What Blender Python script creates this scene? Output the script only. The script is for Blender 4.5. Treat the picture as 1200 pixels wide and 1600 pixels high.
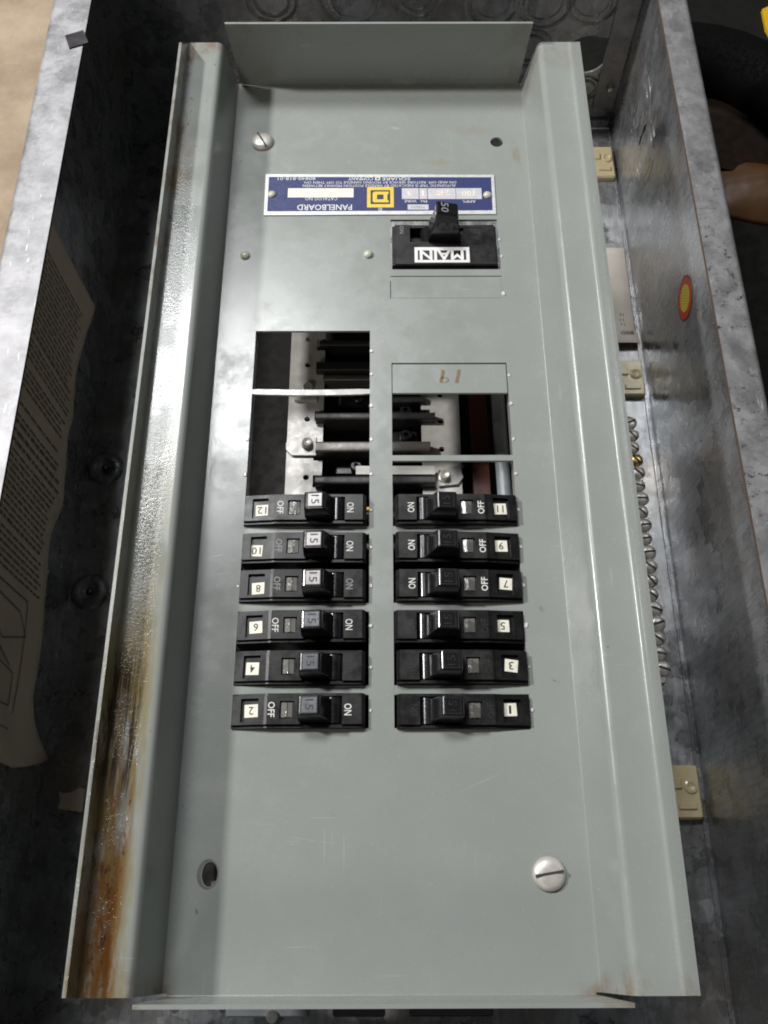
import bpy, bmesh, math, random
import numpy as np
from mathutils import Vector, Matrix, geometry
random.seed(7)
I = 0.0254                 # everything below is laid out in inches; z = 0 is the face of the dead front
ZG = 4.45                  # the ground lies 4.45 in below that face
scene = bpy.context.scene
col = scene.collection
for o in list(bpy.data.objects): bpy.data.objects.remove(o)

# ------------------------------------------------------------------ camera, world, lamps, exposure
T, ROLL, YAW, F, H = math.radians(24.5), math.radians(.118), math.radians(-.296), 1476.54, 16.0657
def rz(a): return Matrix.Rotation(a, 3, 'Z')
fw = rz(YAW) @ Vector((0, math.sin(T), -math.cos(T)))
up = rz(YAW) @ Vector((0, math.cos(T), math.sin(T)))
rt = rz(YAW) @ Vector((1, 0, 0))
rt, up = math.cos(ROLL)*rt + math.sin(ROLL)*up, -math.sin(ROLL)*rt + math.cos(ROLL)*up
C0 = Vector((0, 0, H))
def ray(u, v): return fw + rt*((u-600)/F) - up*((v-800)/F)
def P(u, v, z=0):  d = ray(u, v); return C0 + d*((z-H)/d.z)
def PX(u, v, x):   d = ray(u, v); return C0 + d*(x/d.x)
def PY(u, v, y):   d = ray(u, v); return C0 + d*(y/d.y)
def W(p): return Vector((p[0]*I, p[1]*I, (p[2]+ZG)*I))

cam = bpy.data.cameras.new('camera'); co = bpy.data.objects.new('camera', cam); col.objects.link(co)
cam.sensor_fit = 'HORIZONTAL'; cam.sensor_width = 36; cam.lens = 36*F/1200
cam.clip_start = .01; cam.clip_end = 100
R = Matrix((rt, up, -fw)).transposed()
co.matrix_world = Matrix.Translation(W(C0)) @ R.to_4x4()
scene.camera = co

world = bpy.data.worlds.new('World'); scene.world = world; world.use_nodes = True
bg = world.node_tree.nodes['Background']
bg.inputs[0].default_value = (.92, .96, 1, 1); bg.inputs[1].default_value = .028

def area(name, loc, target, size, power, color):
    l = bpy.data.lights.new(name, 'AREA'); l.shape = 'RECTANGLE'; l.size, l.size_y = size[0]*I, size[1]*I
    l.energy = power; l.color = color
    o = bpy.data.objects.new(name, l); col.objects.link(o)
    o.location = W(loc)
    o.rotation_euler = (W(target)-W(loc)).to_track_quat('-Z', 'Y').to_euler()
    return o
area('ceiling_lamp', (-20, 51, 70), (0, 9, 0), (28, 14), 31, (.98, .99, 1))
area('work_lamp', (-41, 24, 40), (0, 12, 0), (4, 4), 19, (1, .985, .965))
area('far_lamp', (-42, -95, 90), (0, 20, -1), (24, 24), 19, (1, .91, .82))  # added fill behind the camera, lifts the end wall and flange

scene.view_settings.view_transform = 'Standard'; scene.view_settings.look = 'None'
scene.view_settings.exposure = 0; scene.view_settings.gamma = 1
scene.view_settings.use_curve_mapping = False
scene.render.engine = 'CYCLES'
scene.cycles.max_bounces = 8
scene.cycles.filter_width = 1.9

# ------------------------------------------------------------------ materials
class NT:
    def __init__(s, name):
        s.m = bpy.data.materials.new(name); s.m.use_nodes = True
        s.t = s.m.node_tree; s.b = s.t.nodes['Principled BSDF']
    def n(s, kind, **kw):
        x = s.t.nodes.new('ShaderNode'+kind)
        for k, v in kw.items():
            if k.startswith('i_'): x.inputs[k[2:].replace('_', ' ')].default_value = v
            else: setattr(x, k, v)
        return x
    def l(s, a, b): s.t.links.new(a, b)
    def pos(s):      # position in inches
        if not hasattr(s, '_p'):
            g = s.n('NewGeometry'); v = s.n('VectorMath', operation='SCALE'); v.inputs['Scale'].default_value = 1/I
            s.l(g.outputs['Position'], v.inputs[0]); s._p = v.outputs[0]
        return s._p
    def obj(s):
        t = s.n('TexCoord'); v = s.n('VectorMath', operation='SCALE'); v.inputs['Scale'].default_value = 1/I
        s.l(t.outputs['Object'], v.inputs[0]); return v.outputs[0]
    def xyz(s):
        if not hasattr(s, '_x'):
            x = s.n('SeparateXYZ'); s.l(s.pos(), x.inputs[0]); s._x = x.outputs
        return s._x
    def stretch(s, vec, sc, off=(0, 0, 0)):
        m = s.n('Mapping'); m.inputs['Scale'].default_value = sc; m.inputs['Location'].default_value = off
        s.l(vec, m.inputs[0]); return m.outputs[0]
    def noise(s, scale, detail=4, rough=.55, vec=None, dist=0):
        x = s.n('TexNoise'); x.inputs['Scale'].default_value = scale; x.inputs['Detail'].default_value = detail
        x.inputs['Roughness'].default_value = rough; x.inputs['Distortion'].default_value = dist
        s.l(vec if vec is not None else s.pos(), x.inputs['Vector']); return x.outputs[0]
    def voro(s, scale, vec=None, feat='F1', out='Distance'):
        x = s.n('TexVoronoi', feature=feat); x.inputs['Scale'].default_value = scale
        s.l(vec if vec is not None else s.pos(), x.inputs['Vector']); return x.outputs[out]
    def ramp(s, val, a, b, lo=0., hi=1.):
        x = s.n('MapRange', interpolation_type='SMOOTHSTEP'); s.l(val, x.inputs[0])
        for k, v in enumerate((a, b, lo, hi)): x.inputs[k+1].default_value = v
        return x.outputs[0]
    def math(s, op, a, b=None):
        x = s.n('Math', operation=op)
        for k, v in enumerate((a, b)):
            if v is None: continue
            if isinstance(v, (int, float)): x.inputs[k].default_value = v
            else: s.l(v, x.inputs[k])
        return x.outputs[0]
    def mix(s, f, a, b):
        x = s.n('Mix', data_type='RGBA')
        for k, v in ((0, f), (6, a), (7, b)):
            if isinstance(v, (int, float)): x.inputs[k].default_value = v
            elif isinstance(v, tuple): x.inputs[k].default_value = (*v, 1)
            else: s.l(v, x.inputs[k])
        return x.outputs[2]
    def bump(s, h, strength=.2, dist=.01, prev=None):
        x = s.n('Bump'); x.inputs['Strength'].default_value = strength; x.inputs['Distance'].default_value = dist*I
        s.l(h, x.inputs['Height'])
        if prev is not None: s.l(prev, x.inputs['Normal'])
        return x.outputs[0]
    def set(s, **kw):
        for k, v in kw.items():
            k = k.replace('_', ' ')
            if isinstance(v, (int, float)): s.b.inputs[k].default_value = v
            elif isinstance(v, tuple): s.b.inputs[k].default_value = (*v, 1)
            else: s.l(v, s.b.inputs[k])
        return s.m
def band(s, val, a, b, soft):   # 1 between a and b
    return s.math('MULTIPLY', s.ramp(val, a-soft, a+soft), s.ramp(val, b-soft, b+soft, 1, 0))

M = {}
def plain(name, colr, rough=.5, metal=0, bump=0, bscale=40, **kw):
    n = NT(name); c = n.mix(n.ramp(n.noise(bscale*.25), .3, .7), tuple(x*.92 for x in colr), tuple(min(1, x*1.06) for x in colr))
    a = dict(Base_Color=c, Metallic=metal, Roughness=n.ramp(n.noise(bscale*.5), .3, .7, rough*.8, min(1, rough*1.2)))
    if bump: a['Normal'] = n.bump(n.noise(bscale), bump, .02)
    a.update(kw); M[name] = n.set(**a); return M[name]

n = NT('black_plastic')
c = n.mix(n.ramp(n.noise(2.6, 6, .75), .48, .78, 0, .75), (.0072, .007, .0073), (.028, .025, .021))
c = n.mix(n.ramp(n.noise(30, 2), .70, .76, 0, .5), c, (.10, .09, .08))
M['black_plastic'] = n.set(Base_Color=c, Roughness=n.ramp(n.noise(3, 5, .7), .35, .7, .27, .46), Specular_IOR_Level=.40)
GREY = (.268, .286, .270)
def paint(name, grease=False):
    n = NT(name); x, y, z = n.xyz()
    c = n.mix(n.ramp(n.noise(.7, 3), .35, .7), tuple(v*.98 for v in GREY), tuple(v*1.02 for v in GREY))
    # faint handling dirt and thin rubbed scratches
    sm = n.ramp(n.noise(1.1, 6, .7), .60, .80, 0, .28)
    c = n.mix(sm, c, (.22, .20, .155))
    sp = n.ramp(n.voro(1.7), .035, .015)
    c = n.mix(n.math('MULTIPLY', sp, n.ramp(n.noise(.6), .45, .62)), c, (.07, .055, .045))
    sc = n.math('MULTIPLY', n.ramp(n.noise(3, 2, .5, n.stretch(n.pos(), (.35, 6, 1))), .70, .74), n.ramp(n.noise(.5, 2), .5, .65))
    c = n.mix(n.math('MULTIPLY', sc, .35), c, (.47, .47, .44))
    def mark(cx, cy, L, w, ang, colr, k, sol=.5):
        m = n.n('Mapping', vector_type='TEXTURE'); m.inputs['Location'].default_value = (cx, cy, ZG); m.inputs['Rotation'].default_value = (0, 0, math.radians(ang)); m.inputs['Scale'].default_value = (L, w, 50)
        n.l(n.pos(), m.inputs[0]); ln = n.n('VectorMath', operation='LENGTH'); n.l(m.outputs[0], ln.inputs[0])
        f_ = n.math('MULTIPLY', n.ramp(ln.outputs['Value'], 1, .3), n.ramp(n.noise(5, 4, .7), .38, .5+.1*sol))
        return n.mix(n.math('MULTIPLY', f_, k), c, colr)
    for a in ((-3.02, 6.45, .20, .018, 12, (.55, .56, .54), .8), (-2.9, 6.1, .22, .008, 10, (.5, .5, .48), .6), (1.25, 15.95, .45, .16, 8, (.26, .22, .15), .5), (2.0, 16.9, .7, .2, 0, (.25, .22, .16), .35),
              (3.05, 16.2, .12, .55, 5, (.22, .15, .08), .5), (-3.05, 9.1, .09, .55, 3, (.15, .12, .10), .6), (-2.92, .45, .03, .06, 20, (.12, .05, .03), .9), (.3, 17.0, .25, .05, -14, (.42, .42, .40), .6),
              (2.85, 5.4, .05, .09, 30, (.10, .09, .08), .6), (3.0, 4.1, .13, .02, -20, (.12, .11, .10), .6), (1.6, 2.4, .5, .006, 22, (.48, .48, .46), .6), (-1.1, 1.5, .7, .006, -8, (.46, .46, .44), .5), (.4, .35, .3, .02, 3, (.25, .23, .19), .4), (-.6, 12.4, .6, .007, 35, (.46, .46, .44), .5), (3.0, 8.3, .25, .012, 70, (.2, .2, .2), .5)):
        c = mark(*a)
    # settled dust
    c = n.mix(n.ramp(n.noise(28, 2, .5), .66, .74, 0, .22), c, (.50, .49, .45))
    # rust bleeding from the cut corners at both ends
    ends = n.math('MAXIMUM', n.ramp(y, 17.2, 18.9), n.ramp(y, -.2, -.75))
    corner = n.math('MULTIPLY', ends, n.ramp(n.math('ABSOLUTE', x), 2.5, 3.5))
    rm = n.math('MULTIPLY', corner, n.ramp(n.noise(1.6, 6, .65), .42, .7))
    c = n.mix(n.math('MULTIPLY', rm, .75), c, (.17, .085, .03))
    h = n.noise(38, 3, .6)
    nrm = n.bump(h, .10, .012)
    nrm = n.bump(n.noise(.45, 2), .05, .10, nrm)
    wv = n.math('MULTIPLY', n.noise(1.3, 2), n.math('MULTIPLY', n.ramp(x, -3.3, -2.5), band(n, y, 8.0, 10.0, 1.1)))
    nrm = n.bump(wv, .16, .10, nrm)
    fp = n.ramp(n.noise(1.0, 6, .72, n.stretch(n.pos(), (1, 1, 1), (4, 9, 1))), .46, .66)
    rough = n.math('ADD', n.ramp(n.noise(2.2, 5), .3, .7, .18, .25), n.math('MULTIPLY', fp, .10))
    sc2 = n.math('MULTIPLY', n.ramp(n.noise(4, 1, .4, n.stretch(n.pos(), (7, .25, 1), (2, 2, 0))), .72, .75), n.ramp(n.noise(.7, 2), .48, .62))
    c = n.mix(n.math('MULTIPLY', sc2, .3), c, (.42, .43, .41))
    if grease:
        edge = band(n, x, -4.34, -3.66, .06)
        # mottled gritty film on the channel, wet streaks and rust at its lower end
        low = n.ramp(y, 6.0, 2.0)
        st = n.noise(1.7, 6, .68, n.stretch(n.pos(), (3.2, .42, 1)), .4)
        strk = n.noise(5, 5, .7, n.stretch(n.pos(), (2.6, .16, .2)), .3)
        m1 = n.math('MULTIPLY', n.math('MULTIPLY', n.ramp(st, .36, .55), n.ramp(y, 6.5, 3.6)), band(n, x, -4.34, -3.78, .08))
        c = n.mix(n.math('MULTIPLY', m1, .9), c, (.13, .062, .014))
        yellow = n.math('MULTIPLY', n.math('MULTIPLY', n.ramp(n.noise(.9, 5, .7, n.stretch(n.pos(), (2.0, .5, 1), (3, 1, 0))), .36, .60), n.ramp(y, 11, 5)), edge)
        c = n.mix(n.math('MULTIPLY', yellow, .6), c, (.20, .165, .060))
        dk = n.math('MULTIPLY', n.math('MULTIPLY', band(n, y, 2.1, 4.3, .5), band(n, x, -4.36, -3.84, .05)), n.ramp(strk, .42, .56))
        c = n.mix(n.math('MULTIPLY', dk, .92), c, (.022, .012, .007))
        r2 = n.math('MULTIPLY', n.math('MULTIPLY', n.ramp(y, 1.7, .6), band(n, x, -4.26, -3.86, .07)), n.ramp(n.noise(2.6, 7, .75, n.stretch(n.pos(), (1.5, .5, 1))), .33, .58))
        c = n.mix(n.math('MULTIPLY', r2, .9), c, (.14, .050, .010))
        r3 = n.math('MULTIPLY', n.math('MULTIPLY', n.ramp(y, 2.2, 1.2), band(n, x, -4.32, -3.84, .05)), n.ramp(n.noise(3.4, 7, .8, n.stretch(n.pos(), (1.2, .6, 1), (3, 8, 0))), .52, .62))
        c = n.mix(n.math('MULTIPLY', r3, .85), c, (.035, .014, .006))
        up_ = n.math('MULTIPLY', n.math('MULTIPLY', n.ramp(y, 12.5, 16), edge), n.ramp(n.noise(2.3, 6, .75), .57, .68))
        c = n.mix(n.math('MULTIPLY', up_, .8), c, (.17, .085, .035))
        blot = n.math('MULTIPLY', n.math('MULTIPLY', band(n, y, 14.2, 15.6, .15), band(n, x, -4.3, -3.95, .08)), n.ramp(n.noise(2), .3, .6))
        c = n.mix(n.math('MULTIPLY', blot, .55), c, (.20, .15, .085))
        grit = n.noise(17, 4, .62)
        gm = n.math('MULTIPLY', edge, n.math('MULTIPLY', n.ramp(x, -3.70, -3.92), n.ramp(y, 16.5, 14)))
        nrm = n.bump(n.math('MULTIPLY', grit, gm), .26, .016, nrm)
        beads = n.math('MULTIPLY', n.ramp(n.noise(19, 3, .6), .54, .70), n.math('MULTIPLY', n.math('MULTIPLY', band(n, x, -4.36, -3.8, .05), n.ramp(y, 9, 6)), n.ramp(n.noise(1.2, 3), .45, .6)))
        nrm = n.bump(beads, .30, .022, nrm)
        up2 = n.math('MULTIPLY', n.math('MULTIPLY', band(n, x, -4.40, -4.16, .05), n.ramp(y, 8, 11)), n.ramp(n.noise(2.0, 6, .75, n.stretch(n.pos(), (1, .5, 1))), .46, .62))
        c = n.mix(n.math('MULTIPLY', up2, .75), c, (.14, .075, .03))
        chip = n.math('MULTIPLY', edge, n.ramp(n.noise(4.5, 4, .6, n.stretch(n.pos(), (1.2, .8, 1), (7, 3, 2))), .68, .71))
        c = n.mix(chip, c, (.09, .035, .012))
        wet = n.math('MULTIPLY', edge, n.ramp(n.noise(1.3, 4), .38, .6))
        rough = n.ramp(wet, 0, 1, .24, .14)
    M[name] = n.set(Base_Color=c, Roughness=rough, Normal=nrm)
paint('grey_paint'); paint('greasy_grey_paint', True)

def galvanized(name, base, lo, hi, blot=.5, metal=.85, pits=False, sw=.45, streak=None):
    n = NT(name)
    wv = n.n('VectorMath', operation='ADD'); nn = n.n('TexNoise'); nn.inputs['Scale'].default_value = 3.5; nn.inputs['Detail'].default_value = 3
    n.l(n.pos(), nn.inputs['Vector'])
    sc = n.n('VectorMath', operation='SCALE'); sc.inputs['Scale'].default_value = .55; n.l(nn.outputs[1], sc.inputs[0])
    n.l(n.pos(), wv.inputs[0]); n.l(sc.outputs[0], wv.inputs[1])
    v = n.n('TexVoronoi'); v.inputs['Scale'].default_value = 2.1; n.l(wv.outputs[0], v.inputs['Vector'])
    sx = n.n('SeparateColor'); n.l(v.outputs['Color'], sx.inputs[0])
    v2 = n.n('TexVoronoi'); v2.inputs['Scale'].default_value = 4.6; n.l(wv.outputs[0], v2.inputs['Vector'])
    sx2 = n.n('SeparateColor'); n.l(v2.outputs['Color'], sx2.inputs[0])
    sp = n.math('ADD', n.math('MULTIPLY', sx.outputs[0], .6), n.math('MULTIPLY', sx2.outputs[0], .4))
    bl = n.noise(1.6 if pits else .8, 7, .68)
    a = tuple(b*(1-blot) for b in base); bb = tuple(min(1, b*1.15) for b in base)
    f = n.math('ADD', n.math('MULTIPLY', sp, sw), n.math('MULTIPLY', n.ramp(bl, .32, .68), 1-sw))
    c = n.mix(f, a, bb)
    c = n.mix(n.ramp(n.noise(2.3, 7, .75), .50, .85, 0, .6), c, (.10, .085, .065))
    fs = n.math('MULTIPLY', n.ramp(n.noise(6, 3, .6, n.stretch(n.pos(), (2, .3, 2))), .66, .73), .4)
    c = n.mix(fs, c, (.75, .77, .8))
    if streak:
        k1 = n.noise(2.2, 6, .7, n.stretch(n.pos(), streak), .3)
        c = n.mix(n.ramp(k1, .44, .60, 0, .5), c, tuple(b*.42 for b in base))
        c = n.mix(n.ramp(n.noise(3.5, 6, .75, n.stretch(n.pos(), streak, (5, 2, 1))), .58, .72, 0, .45), c, tuple(min(1, b*1.45) for b in base))
        c = n.mix(n.ramp(n.noise(.45, 3), .42, .66, 0, .45), c, (base[0]*.55, base[1]*.47, base[2]*.38))
    if pits:
        x, y, z = n.xyz()
        pm = n.math('MULTIPLY', n.ramp(n.noise(6, 6, .85), .565, .60), band(n, y, 6, 14.0, 1.2))
        pm = n.math('MULTIPLY', pm, n.math('MULTIPLY', n.ramp(n.noise(1.3, 2), .36, .5), n.ramp(x, 0, 1)))
        c = n.mix(pm, c, (.05, .045, .045))
    r = n.ramp(n.math('ADD', n.math('MULTIPLY', sp, .5), n.math('MULTIPLY', bl, .5)), .2, .8, lo, hi)
    nrm = n.bump(n.noise(1.2, 3), .18, .10)
    nrm = n.bump(n.noise(14, 4, .6), .10, .02, nrm)
    M[name] = n.set(Base_Color=c, Metallic=metal, Roughness=r, Normal=nrm)
galvanized('galvanized', (.47, .485, .51), .20, .40, .6, .66, sw=.7, streak=(1.5, 5, .55))
galvanized('galvanized_floor', (.48, .49, .50), .24, .46, .65, .7, sw=.7, streak=(4, .8, 1))
galvanized('galvanized_rim', (.325, .32, .33), .38, .55, .42, .45, True, .35)
plain('rust_edge', (.10, .062, .042), .8, 0, .3)
plain('glossy_black', (.012, .012, .0135), .20)
plain('pale_label', (.42, .39, .385), .3, 0, .15, 16)  # strong lamp glare on the handle face, put into its colour
plain('grey_label', (.135, .14, .16), .25, 0, .15, 16)  # weaker lamp glare, put into the handle face colour
plain('white_ink', (.70, .70, .66), .6)
plain('grey_ink', (.26, .26, .255), .6)
plain('raised_black', (.019, .019, .019), .34)
plain('dark_ink', (.02, .02, .022), .6)
plain('sticker', (.80, .77, .66), .6, 0, .05)
plain('tape_white', (.78, .77, .76), .35, 0, .1, 20)
plain('plate_silver', (.62, .62, .63), .42, .3)
plain('plate_blue', (.015, .025, .125), .5)
plain('plate_yellow', (.82, .56, .02), .45)
plain('plate_blank', (.56, .545, .57), .5)
plain('bus_metal', (.54, .525, .49), .45, .2, .15, 12)
plain('stab_metal', (.035, .034, .034), .42, .3, .25, 9)
plain('rubbed_metal', (.42, .42, .40), .42, .3, .1, 10)
plain('worn_ring', (.13, .135, .125), .4, .2, .2, 10)
plain('worn_stab', (.15, .14, .13), .4, .5, .3, 6)
plain('steel', (.66, .65, .63), .27, .9, .12, 18)
plain('screw_steel', (.60, .57, .53), .42, .4, .18, 9)
plain('terminal_steel', (.66, .63, .57), .36, .45, .1, 9)
plain('dull_steel', (.46, .44, .41), .38, .85, .2, 14)
plain('brass', (.55, .38, .14), .3, .9)
plain('slot_dark', (.035, .03, .028), .6)
plain('black_base', (.006, .0048, .0045), .7, 0, .1, 10)
plain('brown_board', (.060, .018, .009), .35, 0, .15, 10)
plain('wire_grey', (.21, .225, .235), .35, 0, .08, 8)
plain('ivory_plastic', (.66, .56, .34), .22, 0, .5, 2.2)
plain('ivory_paint', (.50, .49, .40), .3)
plain('paper', (.80, .69, .52), .85, 0, .2, 3)
plain('label_paper', (.78, .71, .62), .8, 0, .1, 4)
plain('print_ink', (.23, .20, .165), .8)
plain('label_ink', (.08, .075, .07), .8)
plain('sticker_red', (.52, .045, .022), .5)
plain('sticker_yellow', (.74, .60, .04), .5, 0, .1, 30)
plain('sticker_dark', (.05, .05, .025), .6)
plain('rubber_mat', (.006, .0058, .0045), .9, 0, .3, 6, Specular_IOR_Level=.2)  # near-black colour stands in for shade on the ground
plain('rubber_hose', (.0012, .0012, .0012), .9, 0, .1, 20, Specular_IOR_Level=.1)
plain('orange_plastic', (.075, .027, .002), .6, 0, .6, 2.5)
plain('yellow_plastic', (.62, .36, .008), .45)
plain('brown_board_scrap', (.010, .005, .002), .85, 0, .3, 6, Specular_IOR_Level=.2)
plain('black_tape', (.020, .017, .022), .35, 0, .5, 3)
plain('marker_brown', (.20, .125, .08), .7)
plain('dark_metal', (.085, .085, .085), .5, .4, .2, 10)
n = NT('clear_plastic'); M['clear_plastic'] = n.set(Base_Color=(.17, .165, .15), Roughness=.14, Coat_Weight=.6, Coat_Roughness=.08, Normal=n.bump(n.noise(6), .30, .06))
n = NT('concrete')
c = n.mix(n.ramp(n.noise(.28, 7, .68), .34, .68), (.25, .18, .12), (.38, .295, .21))
c = n.mix(n.ramp(n.noise(2.5, 6, .75), .55, .75, 0, .5), c, (.19, .135, .085))
M['concrete'] = n.set(Base_Color=c, Roughness=.75, Normal=n.bump(n.noise(5, 6, .7), .4, .05))

# ------------------------------------------------------------------ mesh helpers (inches in, metres out)
def finish(name, verts, faces, mat, parent=None, smooth=0, world_loc=True, edge_mat=None):
    """verts in inch coordinates of the place; becomes local to the parent's Empty"""
    me = bpy.data.meshes.new(name)
    base = parent_origin(parent) if (parent is not None and world_loc) else Vector((0, 0, 0))
    if world_loc: vs = [W(v)-base for v in verts]
    else: vs = [Vector(v)*I for v in verts]
    me.from_pydata([tuple(v) for v in vs], [], faces); me.update()
    mats = mat if isinstance(mat, (list, tuple)) else [mat]
    for m in mats: me.materials.append(M[m])
    if smooth:
        for p in me.polygons: p.use_smooth = True
        me.set_sharp_from_angle(angle=math.radians(smooth))
    o = bpy.data.objects.new(name, me); col.objects.link(o)
    if parent is not None: o.parent = parent
    return o
def parent_origin(p):
    v = Vector((0, 0, 0))
    while p is not None: v = v + p.location; p = p.parent
    return v
def tag(o, label=None, cat=None, group=None, kind=None):
    for k, v in (('label', label), ('category', cat), ('group', group), ('kind', kind)):
        if v: o[k] = v
    return o
def thing(name, label, cat, loc, group=None):
    o = bpy.data.objects.new(name, None); col.objects.link(o); o.empty_display_size = .01
    o.location = W(loc); return tag(o, label, cat, group)

def g_box(x0, x1, y0, y1, z0, z1, ch=0):
    """box with chamfered vertical edges and top edges when ch > 0"""
    if ch <= 0:
        v = [(x0,y0,z0),(x1,y0,z0),(x1,y1,z0),(x0,y1,z0),(x0,y0,z1),(x1,y0,z1),(x1,y1,z1),(x0,y1,z1)]
        return v, [(3,2,1,0),(4,5,6,7),(0,1,5,4),(1,2,6,5),(2,3,7,6),(3,0,4,7)]
    def loop(d, z):
        c_ = ch
        return [(x0+c_,y0+d,z),(x1-c_,y0+d,z),(x1-d,y0+c_,z),(x1-d,y1-c_,z),(x1-c_,y1-d,z),(x0+c_,y1-d,z),(x0+d,y1-c_,z),(x0+d,y0+c_,z)]
    v = loop(0, z0)+loop(0, z1-ch)+loop(ch*.8, z1)
    f = [tuple(range(7,-1,-1)), tuple(range(16, 24))]
    for k in range(2):
        for i in range(8):
            j = (i+1) % 8; f.append((k*8+i, k*8+j, k*8+8+j, k*8+8+i))
    return v, f
def join(*gs):
    V, Fc = [], []
    for v, f in gs:
        b = len(V); V += list(v); Fc += [tuple(i+b for i in q) for q in f]
    return V, Fc
def g_plate(outer, holes, a0, a1, axes='xyz'):
    """polygon with holes (2-D lists) extruded from a0 to a1 along the third axis"""
    loops = [[Vector((p[0], p[1], 0)) for p in outer]]+[[Vector((p[0], p[1], 0)) for p in h] for h in holes]
    flat = [p for l in loops for p in l]; N = len(flat)
    tri = geometry.tessellate_polygon(loops)
    def mk(p, a):
        if axes == 'xyz': return (p.x, p.y, a)
        if axes == 'xzy': return (p.x, a, p.y)
        return (a, p.x, p.y)      # 'yzx'
    V = [mk(p, a0) for p in flat]+[mk(p, a1) for p in flat]
    Fc = []
    for t in tri:
        i, j, k = t
        nz = (flat[j]-flat[i]).cross(flat[k]-flat[i]).z
        if abs(nz) < 1e-12: continue
        if nz < 0: i, j, k = i, k, j
        Fc += [(i+N, j+N, k+N), (k, j, i)]
    b = 0
    for l in loops:
        n_ = len(l)
        for i in range(n_):
            j = (i+1) % n_; Fc.append((b+i, b+j, b+j+N, b+i+N))
        b += n_
    return V, Fc
def rect(x0, x1, y0, y1): return [(x0,y0),(x1,y0),(x1,y1),(x0,y1)]
def circ(cx, cy, r, n_=24, ry=None): return [(cx+r*math.cos(2*math.pi*i/n_), cy+(ry or r)*math.sin(2*math.pi*i/n_)) for i in range(n_)]
def fillet(pts, r, seg=5):
    out = [Vector(pts[0])]
    for i in range(1, len(pts)-1):
        p, a, b = Vector(pts[i]), Vector(pts[i-1]), Vector(pts[i+1])
        da, db = (a-p).normalized(), (b-p).normalized()
        ang = da.angle(db); t = min(r/math.tan(ang/2), (a-p).length*.45, (b-p).length*.45)
        for k in range(seg+1):
            s = k/seg; q = (p+da*t)*(1-s)**2 + p*2*s*(1-s) + (p+db*t)*s**2
            out.append(q)
    out.append(Vector(pts[-1])); return out
def sheet(pts, r, th, seg=5):
    """bent sheet section: closed 2-D polygon of thickness th following pts"""
    c_ = fillet(pts, r, seg); L_, R_ = [], []
    for i, p in enumerate(c_):
        d = (c_[min(i+1, len(c_)-1)]-c_[max(i-1, 0)]).normalized(); nn = Vector((-d.y, d.x))
        L_.append(p+nn*th/2); R_.append(p-nn*th/2)
    return L_+R_[::-1]
def g_sweep(poly, stations, along='y', fn=None):
    """sweep a closed 2-D polygon (a, z) along an axis; stations = list of positions"""
    n_ = len(poly); V = []
    for k, s in enumerate(stations):
        for p in poly:
            s2 = s+(fn(p, k) if fn else 0)
            V.append((p[0], s2, p[1]) if along == 'y' else (s2, p[0], p[1]))
    Fc = []
    for k in range(len(stations)-1):
        for i in range(n_):
            j = (i+1) % n_; Fc.append((k*n_+i, k*n_+j, (k+1)*n_+j, (k+1)*n_+i))
    loop = [Vector((p[0], p[1], 0)) for p in poly]
    for t in geometry.tessellate_polygon([loop]):
        Fc.append(tuple(t)); b = (len(stations)-1)*n_; Fc.append(tuple(x+b for x in reversed(t)))
    return V, Fc
def recalc(o):
    bm = bmesh.new(); bm.from_mesh(o.data); bmesh.ops.remove_doubles(bm, verts=bm.verts, dist=1e-6)
    bmesh.ops.recalc_face_normals(bm, faces=bm.faces); bm.to_mesh(o.data); bm.free(); return o
def g_lathe(prof, cx, cy, cz, n_=24, axis='z'):
    V, Fc = [], []
    for r, h in prof:
        for i in range(n_):
            a = 2*math.pi*i/n_; x, y = r*math.cos(a), r*math.sin(a)
            V.append({'z': (cx+x, cy+y, cz+h), 'y': (cx+x, cy+h, cz+y), 'x': (cx+h, cy+x, cz+y)}[axis])
    for k in range(len(prof)-1):
        for i in range(n_):
            j = (i+1) % n_; Fc.append((k*n_+i, k*n_+j, (k+1)*n_+j, (k+1)*n_+i))
    if prof[-1][0] > 1e-6: Fc.append(tuple((len(prof)-1)*n_+i for i in range(n_)))
    if prof[0][0] > 1e-6: Fc.append(tuple(reversed(range(n_))))
    return V, Fc
def g_tube(path, r, n_=10):
    V, Fc = [], []; path = [Vector(p) for p in path]
    for k, p in enumerate(path):
        d = (path[min(k+1, len(path)-1)]-path[max(k-1, 0)]).normalized()
        a = d.orthogonal().normalized() if abs(d.z) > .9 else d.cross(Vector((0, 0, 1))).normalized(); b = d.cross(a)
        for i in range(n_):
            t = 2*math.pi*i/n_; V.append(tuple(p+a*r*math.cos(t)+b*r*math.sin(t)))
    for k in range(len(path)-1):
        for i in range(n_):
            j = (i+1) % n_; Fc.append((k*n_+i, k*n_+j, (k+1)*n_+j, (k+1)*n_+i))
    Fc += [tuple(range(n_)), tuple(range(len(V)-1, len(V)-1-n_, -1))]
    return V, Fc
_tc = {}
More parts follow.
